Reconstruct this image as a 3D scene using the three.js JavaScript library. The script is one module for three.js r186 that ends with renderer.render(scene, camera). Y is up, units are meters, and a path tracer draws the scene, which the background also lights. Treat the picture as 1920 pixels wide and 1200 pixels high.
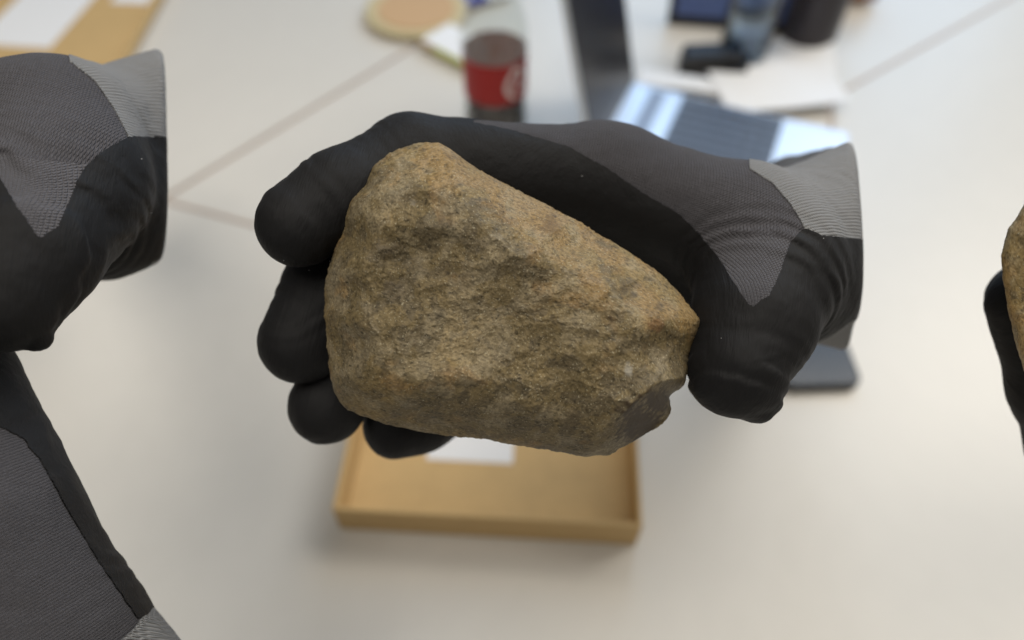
import * as THREE from 'three';
import { mergeGeometries, mergeVertices } from 'three/addons/utils/BufferGeometryUtils.js';
import { RoundedBoxGeometry } from 'three/addons/geometries/RoundedBoxGeometry.js';
import { ImprovedNoise } from 'three/addons/math/ImprovedNoise.js';
import { RectAreaLightUniformsLib } from 'three/addons/lights/RectAreaLightUniformsLib.js';

// ---------------------------------------------------------------- camera, light, exposure
const scene = new THREE.Scene();
const renderer = new THREE.WebGLRenderer();
renderer.toneMapping = THREE.LinearToneMapping;
renderer.toneMappingExposure = 1.43;
renderer.shadowMap.enabled = true;
RectAreaLightUniformsLib.init();

const PITCH = THREE.MathUtils.degToRad(52), EYE = 0.5, LENS = 1350;   // LENS: focal length for a picture 1920 wide
const camera = new THREE.PerspectiveCamera(2 * THREE.MathUtils.radToDeg(Math.atan(600 / LENS)), 1.6, 0.02, 20);
camera.position.set(0, EYE, 0);
camera.rotation.x = -PITCH;
camera.focus = 0.214;
camera.userData.fStop = 4.3;
scene.add(camera);
scene.background = new THREE.Color().setRGB(0.13, 0.124, 0.115);

const LAMPS = [
  { at: [1.5, 2.1, -1.8], size: [2.4, 1.3], look: [0.1, 0, -0.4], color: [1, 0.945, 0.855], power: 5.6, name: 'ceiling_lamp', label: 'white ceiling light panel towards the back right of the room' },
  { at: [-0.3, 2.1, 0.1], size: [1.0, 1.2], look: [-0.1, 0, -0.2], color: [1, 0.94, 0.85], power: 4.3, name: 'ceiling_lamp', label: 'white ceiling light panel right above the hands and the large stone' },
  { at: [0.62, 0.9, -1.8], size: [1.3, 1.25], look: [0.22, 0.05, -0.6], color: [0.44, 0.68, 1.0], power: 1.6, name: 'window', label: 'bright bluish window behind the laptop side of the tables' },
];

// ---------------------------------------------------------------- helpers
const V = (x, y, z) => new THREE.Vector3(x, y, z);
const clamp = (x, a, b) => Math.min(b, Math.max(a, x));
const sstep = (a, b, x) => { const t = clamp((x - a) / (b - a), 0, 1); return t * t * (3 - 2 * t); };
const mix = (a, b, t) => a + (b - a) * t;
function rng(seed) { let s = seed >>> 0; return () => { s = (s + 0x6d2b79f5) | 0; let t = Math.imul(s ^ (s >>> 15), 1 | s); t = (t + Math.imul(t ^ (t >>> 7), 61 | t)) ^ t; return ((t ^ (t >>> 14)) >>> 0) / 4294967296; }; }
const perlin = new ImprovedNoise();
const n3 = (x, y, z) => perlin.noise(x + 31.7, y + 17.3, z + 5.9);
function fbm(x, y, z, o = 4) { let a = 0.5, s = 0; for (let i = 0; i < o; i++) { s += a * n3(x, y, z); x = x * 2.03 + 3.1; y = y * 2.03 + 1.7; z = z * 2.03 + 7.9; a *= 0.5; } return s; }
function ridged(x, y, z, o = 3) { let a = 0.5, s = 0; for (let i = 0; i < o; i++) { s += a * (1 - 2 * Math.abs(n3(x, y, z))); x = x * 2.1 + 9.2; y = y * 2.1 + 4.4; z = z * 2.1 + 1.3; a *= 0.5; } return s; }

const CP = Math.cos(PITCH), SP = Math.sin(PITCH);
const turned = (x, y, z) => V(x, y * CP + z * SP, -y * SP + z * CP);          // the tilted working frame of the hands and stones -> world directions
const inFrame = (px, py, d) => V((px - 960) / LENS * d, -(py - 600) / LENS * d, -d);
function onTable(px, py, y = 0) { const d = turned((px - 960) / LENS, -(py - 600) / LENS, -1); return V(0, EYE, 0).addScaledVector(d, (y - EYE) / d.y); }

const used = {};
function numbered(name) { const k = used[name] = (used[name] ?? -1) + 1; return k ? `${name}_${String(k).padStart(3, '0')}` : name; }
function tag(o, label, category, group, kind) {
  if (label) o.userData.label = label;
  if (category) o.userData.category = category;
  if (group) o.userData.group = group;
  if (kind) o.userData.kind = kind;
  return o;
}
function thing(name, label, category, at = V(0, 0, 0), turn = 0, group) {
  const o = new THREE.Group(); o.name = numbered(name); o.position.copy(at); o.rotation.y = turn; scene.add(o);
  return tag(o, label, category, group);
}
function part(name, geo, mat, parent, at, turn) {
  const m = new THREE.Mesh(geo, mat); m.name = parent === scene ? numbered(name) : name; m.castShadow = m.receiveShadow = true;
  if (at) m.position.copy(at); if (turn) m.rotation.set(...turn);
  parent.add(m); return m;
}
const std = (r, g, b, o = {}) => new THREE.MeshPhysicalMaterial({ color: new THREE.Color().setRGB(r, g, b), roughness: 0.6, ...o });
const rbox = (w, h, d, r = 0.001, seg = 2) => new RoundedBoxGeometry(w, h, d, seg, Math.min(r, w / 2.01, h / 2.01, d / 2.01));

function noiseTexture(size, repeat, value, srgb) {
  const a = new Uint8Array(size * size * 4);
  for (let j = 0; j < size; j++) for (let i = 0; i < size; i++) { const c = value(i / size, j / size); for (let k = 0; k < 3; k++) a[(j * size + i) * 4 + k] = clamp(c[k] ?? c[0], 0, 1) * 255; a[(j * size + i) * 4 + 3] = 255; }
  const t = new THREE.DataTexture(a, size, size); t.wrapS = t.wrapT = THREE.RepeatWrapping; t.magFilter = THREE.LinearFilter; t.repeat.set(repeat, repeat);
  if (srgb) t.colorSpace = THREE.SRGBColorSpace;
  t.needsUpdate = true; return t;
}
// noise on the unit square that closes on itself
function tileNoise(u, v, f, seed = 0, o = 3) { const A = u * Math.PI * 2, B = v * Math.PI * 2, R = f / (Math.PI * 2); return fbm(Math.cos(A) * R + seed, Math.sin(A) * R + Math.cos(B) * R * 0.77, Math.sin(B) * R - seed, o); }

// ---------------------------------------------------------------- tables
const tableGrain = noiseTexture(256, 1, (u, v) => { const s = 0.955 + 0.03 * tileNoise(u, v, 6, 2) + 0.03 * tileNoise(u, v, 60, 8, 2); return [s, s * 0.998, s * 0.992]; });
const tableTop = std(0.69, 0.66, 0.605, { roughness: 0.34, specularIntensity: 0.8, map: tableGrain });
const tableBand = std(0.63, 0.57, 0.51, { roughness: 0.5 }), brownBand = std(0.56, 0.46, 0.385, { roughness: 0.5 });
function insetPolygon(pts, d) {                       // pts: [x, z] counter-clockwise or clockwise, moved inwards by d
  const n = pts.length; let area = 0;
  for (let i = 0; i < n; i++) { const a = pts[i], b = pts[(i + 1) % n]; area += a[0] * b[1] - b[0] * a[1]; }
  const s = Math.sign(area), line = (i) => { const a = pts[i], b = pts[(i + 1) % n], l = Math.hypot(b[0] - a[0], b[1] - a[1]), nx = -(b[1] - a[1]) / l * s, nz = (b[0] - a[0]) / l * s; return [nx, nz, nx * a[0] + nz * a[1] + d]; };
  return pts.map((_, i) => { const [a, b, c] = line((i + n - 1) % n), [e, f, g] = line(i), D = a * f - b * e; return [(c * f - b * g) / D, (a * g - c * e) / D]; });
}
function slab(pts, top, thick) {
  const sh = new THREE.Shape(pts.map(([x, z]) => new THREE.Vector2(x, -z)));
  const g = new THREE.ExtrudeGeometry(sh, { depth: thick, bevelEnabled: false }); g.rotateX(-Math.PI / 2); g.translate(0, top - thick, 0); return g;
}
function table(pts, top, gap, band = tableBand, wide = 0.0022) {
  const outer = insetPolygon(pts, gap), inner = insetPolygon(pts, gap + wide);
  const t = part('table_top', slab(inner, top, 0.027), tableTop, scene); t.userData.kind = 'structure';
  const sh = new THREE.Shape(outer.map(([x, z]) => new THREE.Vector2(x, -z)));
  sh.holes.push(new THREE.Path(inner.map(([x, z]) => new THREE.Vector2(x, -z))));
  const g = new THREE.ExtrudeGeometry(sh, { depth: 0.027, bevelEnabled: false }); g.rotateX(-Math.PI / 2); g.translate(0, top - 0.0275, 0);
  part('edge_band', g, band, t);
}
{
  const P = (px, py) => { const q = onTable(px, py); return [q.x, q.z]; };
  const lin = (a, b, t) => [a[0] + (b[0] - a[0]) * t, a[1] + (b[1] - a[1]) * t];
  const M = P(300, 376), E = P(1560, 715.4), B2 = P(800, 73), C1 = P(1560, 183.3), C2 = P(1890, 0);
  const Aleft = lin(M, E, -1.6), Bfar = lin(M, B2, 2.2), Cfar = lin(C1, C2, 2.6);
  table([Aleft, E, C1, Cfar, [1.5, 0.5], [-1.3, 0.5]], 0, 0.0008);
  table([Aleft, M, Bfar, [-1.5, -1.7], [-1.9, -1.0]], 0.0012, 0.001);
  table([M, Bfar, Cfar, C1, E], 0, 0.001, brownBand, 0.003);
}

// ---------------------------------------------------------------- lamps (outside the frame)
for (const L of LAMPS) {
  const at = V(...L.at), look = V(...L.look), dir = look.clone().sub(at).normalize(), [w, h] = L.size;
  const g = thing(L.name, L.label, L.name === 'window' ? 'window' : 'lamp', at);
  g.lookAt(look);
  const glow = new THREE.MeshStandardMaterial({ color: 0x111111, emissive: new THREE.Color().setRGB(...L.color), emissiveIntensity: 0.3 });
  part(L.name === 'window' ? 'window_pane' : 'lamp_panel', new THREE.BoxGeometry(w, h, 0.01), glow, g);
  const fm = std(0.8, 0.8, 0.78);
  const fr = [[w + 0.06, 0.03, 0, h / 2 + 0.017], [w + 0.06, 0.03, 0, -h / 2 - 0.017], [0.03, h, w / 2 + 0.016, 0], [0.03, h, -w / 2 - 0.016, 0]].map(([a, b, x, y]) => new THREE.BoxGeometry(a, b, 0.03).translate(x, y, 0));
  part(L.name === 'window' ? 'window_frame' : 'lamp_frame', mergeGeometries(fr), fm, g);
  const light = new THREE.RectAreaLight(new THREE.Color().setRGB(...L.color), L.power, w, h);
  light.position.copy(at).addScaledVector(dir, 0.02); light.lookAt(look); light.name = L.name + '_glow'; scene.add(light);
}

// ---------------------------------------------------------------- a distance field made into a closed surface
function surface(f, lo, hi, cell) {
  const nx = Math.ceil((hi.x - lo.x) / cell) + 1, ny = Math.ceil((hi.y - lo.y) / cell) + 1, nz = Math.ceil((hi.z - lo.z) / cell) + 1;
  const val = new Float32Array(nx * ny * nz), at = (i, j, k) => i + nx * (j + ny * k), B = 8;
  for (let K = 0; K < nz; K += B) for (let J = 0; J < ny; J += B) for (let I = 0; I < nx; I += B) {
    const c = f(lo.x + (I + 3.5) * cell, lo.y + (J + 3.5) * cell, lo.z + (K + 3.5) * cell), far = Math.abs(c) > cell * 8.5 + 0.003;
    for (let k = K; k < Math.min(nz, K + B); k++) for (let j = J; j < Math.min(ny, J + B); j++) for (let i = I; i < Math.min(nx, I + B); i++) val[at(i, j, k)] = far ? c : f(lo.x + i * cell, lo.y + j * cell, lo.z + k * cell);
  }
  const id = new Int32Array(nx * ny * nz).fill(-1), pos = [], idx = [];
  const corner = [[0, 0, 0], [1, 0, 0], [0, 1, 0], [1, 1, 0], [0, 0, 1], [1, 0, 1], [0, 1, 1], [1, 1, 1]], edge = [[0, 1], [2, 3], [4, 5], [6, 7], [0, 2], [1, 3], [4, 6], [5, 7], [0, 4], [1, 5], [2, 6], [3, 7]];
  for (let k = 0; k < nz - 1; k++) for (let j = 0; j < ny - 1; j++) for (let i = 0; i < nx - 1; i++) {
    const o = at(i, j, k), v0 = val[o] < 0; let mixed = false; const w = [];
    for (let q = 0; q < 8; q++) { const [a, b, c] = corner[q]; const v = val[o + a + nx * (b + ny * c)]; w.push(v); if ((v < 0) !== v0) mixed = true; }
    if (!mixed) continue;
    let x = 0, y = 0, z = 0, n = 0;
    for (const [p, q] of edge) { if ((w[p] < 0) === (w[q] < 0)) continue; const t = w[p] / (w[p] - w[q]); x += mix(corner[p][0], corner[q][0], t); y += mix(corner[p][1], corner[q][1], t); z += mix(corner[p][2], corner[q][2], t); n++; }
    id[o] = pos.length / 3; pos.push(lo.x + (i + x / n) * cell, lo.y + (j + y / n) * cell, lo.z + (k + z / n) * cell);
  }
  const quad = (a, b, c, d, flip) => flip ? idx.push(a, c, b, a, d, c) : idx.push(a, b, c, a, c, d);
  for (let k = 1; k < nz - 1; k++) for (let j = 1; j < ny - 1; j++) for (let i = 1; i < nx - 1; i++) {
    const o = at(i, j, k), s = val[o] < 0, X = 1, Y = nx, Z = nx * ny;
    if (s !== val[o + X] < 0) quad(id[o - Y - Z], id[o - Z], id[o], id[o - Y], !s);
    if (s !== val[o + Y] < 0) quad(id[o - X - Z], id[o - X], id[o], id[o - Z], !s);
    if (s !== val[o + Z] < 0) quad(id[o - X - Y], id[o - Y], id[o], id[o - X], !s);
  }
  const n = pos.length / 3, nor = new Float32Array(n * 3), e = cell * 0.5;
  for (let q = 0; q < n; q++) {
    let x = pos[q * 3], y = pos[q * 3 + 1], z = pos[q * 3 + 2], gx, gy, gz;
    for (let it = 0; it < 2; it++) {
      gx = f(x + e, y, z) - f(x - e, y, z); gy = f(x, y + e, z) - f(x, y - e, z); gz = f(x, y, z + e) - f(x, y, z - e);
      const l = Math.hypot(gx, gy, gz) || 1, d = clamp(f(x, y, z), -cell, cell); gx /= l; gy /= l; gz /= l;
      if (it === 0) { x -= gx * d; y -= gy * d; z -= gz * d; }
    }
    pos[q * 3] = x; pos[q * 3 + 1] = y; pos[q * 3 + 2] = z; nor[q * 3] = gx; nor[q * 3 + 1] = gy; nor[q * 3 + 2] = gz;
  }
  return { pos: new Float32Array(pos), nor, idx };
}
// the piece of a surface where keep() is positive, lifted by a thickness; its cut edge is closed down to the surface below
function piece(S, keep, lift, uvOf, origin) {
  const P = [], N = [], U = [], I = [], n = S.pos.length / 3, g = new Float32Array(n), made = new Map();
  for (let q = 0; q < n; q++) g[q] = keep(S.pos[q * 3], S.pos[q * 3 + 1], S.pos[q * 3 + 2], S.nor, q) || 1e-9;
  const put = (x, y, z, a, b, c, h) => {
    const l = Math.hypot(a, b, c) || 1; a /= l; b /= l; c /= l;
    const w = turned(x + a * h - origin.x, y + b * h - origin.y, z + c * h - origin.z), m = turned(a, b, c);
    P.push(w.x, w.y, w.z); N.push(m.x, m.y, m.z); U.push(...uvOf(x, y, z)); return P.length / 3 - 1;
  };
  const whole = (q) => { let k = made.get(q); if (k === undefined) made.set(q, k = put(S.pos[q * 3], S.pos[q * 3 + 1], S.pos[q * 3 + 2], S.nor[q * 3], S.nor[q * 3 + 1], S.nor[q * 3 + 2], lift)); return k; };
  const cutAt = (p, q, h) => {
    const lo = Math.min(p, q), hi = Math.max(p, q), key = `${lo}_${hi}_${h}`; let k = made.get(key);
    if (k === undefined) { const t = g[lo] / (g[lo] - g[hi]), L = (A, o) => mix(A[lo * 3 + o], A[hi * 3 + o], t); made.set(key, k = put(L(S.pos, 0), L(S.pos, 1), L(S.pos, 2), L(S.nor, 0), L(S.nor, 1), L(S.nor, 2), h)); }
    return k;
  };
  for (let t = 0; t < S.idx.length; t += 3) {
    const v = [S.idx[t], S.idx[t + 1], S.idx[t + 2]], inn = v.map((q) => g[q] > 0), c = inn.filter(Boolean).length;
    if (!c) continue;
    if (c === 3) { I.push(whole(v[0]), whole(v[1]), whole(v[2])); continue; }
    const poly = [], cut = [];
    for (let k = 0; k < 3; k++) { const a = v[k], b = v[(k + 1) % 3]; if (inn[k]) poly.push(whole(a)); if (inn[k] !== inn[(k + 1) % 3]) { poly.push(cutAt(a, b, lift)); cut.push([a, b, inn[k]]); } }
    for (let k = 1; k < poly.length - 1; k++) I.push(poly[0], poly[k], poly[k + 1]);
    if (lift > 0 && cut.length === 2) {
      const out = cut.find((x) => x[2]), back = cut.find((x) => !x[2]);
      const a = cutAt(out[0], out[1], lift), b = cutAt(back[0], back[1], lift), a0 = cutAt(out[0], out[1], -0.0002), b0 = cutAt(back[0], back[1], -0.0002);
      I.push(b, a, a0, b, a0, b0);
    }
  }
  const G = new THREE.BufferGeometry();
  G.setAttribute('position', new THREE.Float32BufferAttribute(P, 3)); G.setAttribute('normal', new THREE.Float32BufferAttribute(N, 3)); G.setAttribute('uv', new THREE.Float32BufferAttribute(U, 2)); G.setIndex(I);
  return G;
}
const smin = (a, b, k) => { const h = Math.max(k - Math.abs(a - b), 0) / k; return Math.min(a, b) - h * h * k * 0.25; };
function bone([px, py, d, r], [qx, qy, e, s]) {       // a tapered capsule between two joints given as place, depth and half width
  const a = inFrame(px, py, d), b = inFrame(qx, qy, e), ra = r * d / LENS, rb = s * e / LENS, ab = b.clone().sub(a), l2 = ab.lengthSq() || 1e-12;
  return (x, y, z) => { const h = clamp(((x - a.x) * ab.x + (y - a.y) * ab.y + (z - a.z) * ab.z) / l2, 0, 1); return Math.hypot(x - a.x - ab.x * h, y - a.y - ab.y * h, z - a.z - ab.z * h) - mix(ra, rb, h); };
}
const chain = (joints) => joints.slice(1).map((j, i) => bone(joints[i], j));
function blend(list, k) { return (x, y, z) => { let d = list[0](x, y, z); for (let i = 1; i < list.length; i++) d = smin(d, list[i](x, y, z), k); return d; }; }
// signed distance to a closed outline of points [x, y]; positive inside
function outline(points) {
  return (x, y) => {
    let d = 1e9, inside = false;
    for (let i = 0, j = points.length - 1; i < points.length; j = i++) {
      const [ax, ay] = points[j], [bx, by] = points[i], ex = bx - ax, ey = by - ay, t = clamp(((x - ax) * ex + (y - ay) * ey) / (ex * ex + ey * ey), 0, 1);
      d = Math.min(d, Math.hypot(x - ax - ex * t, y - ay - ey * t));
      if ((by > y) !== (ay > y) && x < (ax - bx) * (y - by) / (ay - by) + bx) inside = !inside;
    }
    return inside ? d : -d;
  };
}


// ---------------------------------------------------------------- glove materials
const stitchBump = noiseTexture(512, 1, (u, v) => {                // 24 x 24 stitches: a V for each loop
  const n = 24, wob = 0.22 * tileNoise(u, v, 9, 4, 2), y = v * n + wob * 2, x = u * n + (Math.floor(y) % 2 ? 0.5 : 0) + wob;
  const fx = x - Math.floor(x) - 0.5, fy = y - Math.floor(y) - 0.5;
  const leg = Math.abs(Math.abs(fx) - 0.24 + fy * 0.1);
  let h = sstep(0.34, 0.02, leg) * sstep(0.56, 0.2, Math.abs(fy));
  h *= 0.85 + 0.5 * tileNoise(u, v, 40, 1, 2);
  return [h];
});
const ribBump = noiseTexture(512, 1, (u, v) => {
  const x = v * 16 + 0.25 * tileNoise(u, v, 8, 6, 2), fx = x - Math.floor(x) - 0.5, y = u * 40, fy = y - Math.floor(y) - 0.5;
  return [(0.30 + 0.7 * Math.pow(Math.cos(fx * Math.PI), 1.2)) * (0.72 + 0.28 * Math.cos(fy * Math.PI * 2 + Math.abs(fx) * 5)) + 0.12 * tileNoise(u, v, 60, 3, 2)];
});
const foamBump = noiseTexture(512, 1, (u, v) => [0.5 + 0.5 * tileNoise(u, v, 34, 7, 3) + 0.45 * tileNoise(u, v, 120, 12, 2)]);
const greyKnit = (bump, r, g, b, scale) => std(r, g, b, { roughness: 0.92, specularIntensity: 0.35, sheen: 0.35, sheenRoughness: 0.6, sheenColor: new THREE.Color().setRGB(0.35, 0.35, 0.38), bumpMap: bump, bumpScale: scale });
const M_BACK = greyKnit(stitchBump, 0.082, 0.079, 0.086, 0.0006);
const M_GUSSET = greyKnit(stitchBump, 0.1, 0.097, 0.105, 0.0006);
const M_CUFF = greyKnit(ribBump, 0.27, 0.27, 0.27, 0.001);
const M_COAT = std(0.0095, 0.0093, 0.0098, { roughness: 0.7, specularIntensity: 0.42, sheen: 0.3, sheenRoughness: 0.6, sheenColor: new THREE.Color().setRGB(0.12, 0.12, 0.13), bumpMap: foamBump, bumpScale: 0.00025 });
const M_SLEEVE = std(0.07, 0.068, 0.068, { roughness: 0.95 });
const M_LINT = std(0.6, 0.6, 0.6, { roughness: 0.9 });

// spec: palm, fingers (chains of joints), axis of the knit, cuff and coating outlines, folds
function glove(spec, label, group) {
  const palm = blend(spec.palm.flatMap(chain), spec.soft ?? 0.012), fingers = blend(spec.fingers.map((c) => blend(chain(c), 0.005)), 0.0012), sleeve = spec.sleeve && blend(spec.sleeve.flatMap(chain), 0.01);
  const seed = spec.seed ?? 0, fold = spec.folds, hem = spec.hem && inFrame(...spec.hem), hn = hem && V(1, 0, hem.x / -hem.z - (spec.hemTurn ?? 0.1)).normalize();
  const f = (x, y, z) => {
    let d = smin(palm(x, y, z), fingers(x, y, z), spec.web ?? 0.008);
    if (!hem && (d > 0.012 || d < -0.012)) return d;
    d -= 0.0007 * fbm(x * 60 + seed, y * 60, z * 60, 2) + 0.0003 * fbm(x * 220, y * 220 + seed, z * 220, 2);
    if (fold) for (const [c, r, len, amp, phase] of fold) { const dx = x - c.x, dy = y - c.y, dz = z - c.z, q = Math.hypot(dx, dy, dz), m = Math.exp(-(((q - r) / len) ** 2)); if (m > 0.02) d -= amp * m * Math.sin(q * 1350 + phase + 5 * fbm(x * 60, y * 60, z * 60, 2)) * (0.5 + 1.2 * fbm(x * 90 + 4, y * 90, z * 90, 2)); }
    return hem ? -smin(-d, -((x - hem.x) * hn.x + (y - hem.y) * hn.y + (z - hem.z) * hn.z), 0.003) : d;
  };
  const lo = V(9, 9, 9), hi = V(-9, -9, -9);
  for (const [px, py, d, r] of [...spec.palm.flat(), ...spec.fingers.flat()]) { const p = inFrame(px, py, d), q = r * d / LENS + 0.013; lo.min(p.clone().subScalar(q)); hi.max(p.clone().addScalar(q)); }
  const S = surface(f, lo, hi, spec.cell ?? 0.001);
  const origin = inFrame(...spec.base), root = thing('gloved_hand', label, 'gloved hand', turned(origin.x, origin.y, origin.z).add(V(0, EYE, 0)), 0, group);
  const A = inFrame(...spec.axis[0]), B = inFrame(...spec.axis[1]), ax = B.clone().sub(A).normalize(), n1 = V(0, 0.55, 0.83).addScaledVector(ax, -V(0, 0.55, 0.83).dot(ax)).normalize(), n2 = ax.clone().cross(n1), R = spec.round ?? 0.02;
  const along = (x, y, z) => { const p = V(x - A.x, y - A.y, z - A.z); return [p.dot(ax), R * Math.atan2(p.dot(n2), p.dot(n1)), p]; };
  const backUv = (x, y, z) => { const [u, v] = along(x, y, z); return [v / 0.0235 + 0.6 * u / 0.03, u / 0.0205]; };
  const sx = origin.x / origin.z, sy = origin.y / origin.z;                // the edges of the knitted and dipped pieces run through the hand along this slant
  const flat = (list) => list.map(([px, py, d]) => { const p = inFrame(px, py, d); return [p.x - p.z * sx, p.y - p.z * sy]; });
  const slanted = (list) => { const o = outline(flat(list)); return (x, y, z) => o(x - z * sx, y - z * sy); };
  const cuffLine = flat(spec.cuffLine), coat = slanted(spec.coat), cuff = slanted(spec.cuff), gus = spec.gusset && slanted(spec.gusset);
  const cd = V(cuffLine[1][0] - cuffLine[0][0], cuffLine[1][1] - cuffLine[0][1], 0).normalize(), ce = V(-cd.y, cd.x, 0);
  const cuffUv = (x, y, z) => { const X = x - z * sx - cuffLine[0][0], Y = y - z * sy - cuffLine[0][1], a = X * ce.x + Y * ce.y, b = X * cd.x + Y * cd.y; return [(a - z * 0.5) / 0.03, (b / (1 + Math.abs(a) * 14) + 0.25 * z) / 0.0185]; };
  const rag = (x, y, z, k = 1) => k * (0.0007 * fbm(x * 600, y * 600, z * 600, 2) + 0.0004 * fbm(x * 110, y * 110, z * 110, 2));
  const isCuff = (x, y, z) => cuff(x, y, z) + rag(x, y, z, 0.3);
  const isGus = (x, y, z, N, q) => Math.min(gus(x, y, z) + rag(x, y, z, 0.4), z + spec.gussetDepth);
  part('knit_back', piece(S, (x, y, z) => -isCuff(x, y, z), 0, backUv, origin), M_BACK, root);
  part('knit_cuff', piece(S, isCuff, 0.0004, cuffUv, origin), M_CUFF, root);
  if (gus) {
    const G = inFrame(...spec.gussetCentre);
    part('thumb_gusset', piece(S, isGus, 0.0002, (x, y, z) => { const X = x - G.x, Y = y - G.y; return [Math.atan2(Y, X) * 0.02 / 0.0235, Math.hypot(X * 1.2, Y) / 0.026]; }, origin), M_GUSSET, root);
  }
  const coating = part('rubber_coating', piece(S, (x, y, z) => coat(x, y, z) + rag(x, y, z), 0.0005, (x, y, z) => { const [u, v] = along(x, y, z); return [u / 0.05, v / 0.05]; }, origin), M_COAT, root);
  if (sleeve) {
    const l2 = V(9, 9, 9), h2 = V(-9, -9, -9);
    for (const [px, py, d, r] of spec.sleeve.flat()) { const p = inFrame(px, py, d), q = r * d / LENS + 0.004; l2.min(p.clone().subScalar(q)); h2.max(p.clone().addScalar(q)); }
    const fs = (x, y, z) => sleeve(x, y, z) - 0.0015 * fbm(x * 50, y * 50, z * 50, 2);
    part('sleeve', piece(surface(fs, l2, h2, 0.002), () => 1, 0, (x, y, z) => [x * 30, y * 30], origin), M_SLEEVE, root);
  }
  if (spec.lint) {                                          // a few specks of lint caught on the rubber
    const p = coating.geometry.attributes.position, n = coating.geometry.attributes.normal, rand = rng(spec.lint), bits = [];
    for (let k = 0; k < 26; k++) {
      const q = Math.floor(rand() * p.count), l = 0.0002 + rand() * rand() * 0.0008, g = new THREE.BoxGeometry(0.00012, 0.00012, l); g.rotateX(rand() * 3); g.rotateY(rand() * 6);
      bits.push(g.translate(p.getX(q) + n.getX(q) * 0.0001, p.getY(q) + n.getY(q) * 0.0001, p.getZ(q) + n.getZ(q) * 0.0001));
    }
    part('lint', mergeGeometries(bits), M_LINT, root).userData.kind = 'stuff';
  }
  return root;
}

// ---------------------------------------------------------------- stones
const M_ROCK = std(1, 1, 1, { vertexColors: true, roughness: 0.62, specularIntensity: 0.4 });
function stoneColor(x, y, z, warm, pale, out) {           // x, y, z in millimetres; warm: how ochre the weathered skin is here
  const wx = x + 5 * fbm(x * 0.07, y * 0.07, z * 0.07, 3), wy = y + 5 * fbm(x * 0.07 + 9, y * 0.07, z * 0.07, 3);
  const big = fbm(wx * 0.045, wy * 0.045, z * 0.045 + 3, 4), mid = fbm(wx * 0.16 + 5, wy * 0.16, z * 0.16, 4), fine = fbm(x * 0.7, y * 0.7, z * 0.7, 3), grain = n3(x * 2.6, y * 1.5 + x * 0.9, z * 2.2) + 0.7 * n3(x * 5.1, y * 4.6, z * 5);
  let r = 0.132, g = 0.1, b = 0.05;
  const o = sstep(-0.05, 0.3, big + 0.45 * mid + warm * 0.4); r = mix(r, 0.2, o * 0.7); g = mix(g, 0.142, o * 0.7); b = mix(b, 0.06, o * 0.7);     // ochre
  const d = sstep(-0.03, 0.16, 1.25 * mid - 0.5 * big - 0.15 * warm); r = mix(r, 0.078, d * 0.6); g = mix(g, 0.063, d * 0.6); b = mix(b, 0.04, d * 0.6);          // brown-grey patches
  const gr = sstep(0.0, 0.24, fbm(wx * 0.11 - 7, wy * 0.11, z * 0.11, 4) + pale * 0.25); r = mix(r, 0.25, gr * 0.38); g = mix(g, 0.208, gr * 0.38); b = mix(b, 0.135, gr * 0.38);   // paler quartz grey
  const rust = sstep(0.14, 0.42, fbm(wx * 0.1 + 20, wy * 0.1, z * 0.1, 4) + 0.3 * warm); r = mix(r, 0.22, rust * 0.42); g = mix(g, 0.132, rust * 0.42); b = mix(b, 0.05, rust * 0.45);
  const ux = x + 1.1 * n3(x * 0.45, y * 0.45, z * 0.45), uy = y + 1.1 * n3(x * 0.45 + 8, y * 0.45, z * 0.45);
  const worm = 1 - 2 * Math.abs(n3(ux * 0.62 + uy * 0.3, uy * 0.95, z * 0.8)), worm2 = 1 - 2 * Math.abs(n3(ux * 1.5 + 9, uy * 1.1 - ux * 0.5, z * 1.3));      // short pale fibres
  const k = 1.02 + 0.42 * fine + 0.1 * grain + 0.5 * (worm - 0.5) + 0.34 * (worm2 - 0.5); r *= k; g *= k; b *= k;
  const speck = sstep(0.5, 0.68, n3(x * 1.1 + 50, y * 1.1, z * 1.1)); r = mix(r, 0.03, speck * 0.4); g = mix(g, 0.024, speck * 0.4); b = mix(b, 0.017, speck * 0.4);
  const fleck = sstep(0.4, 0.6, n3(x * 2.3 - 30, y * 2.3, z * 2.3)); r = mix(r, 0.42, fleck * 0.6); g = mix(g, 0.38, fleck * 0.6); b = mix(b, 0.26, fleck * 0.6);
  out[0] = clamp(r, 0.012, 0.8); out[1] = clamp(g, 0.01, 0.75); out[2] = clamp(b, 0.006, 0.6);
}
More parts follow.
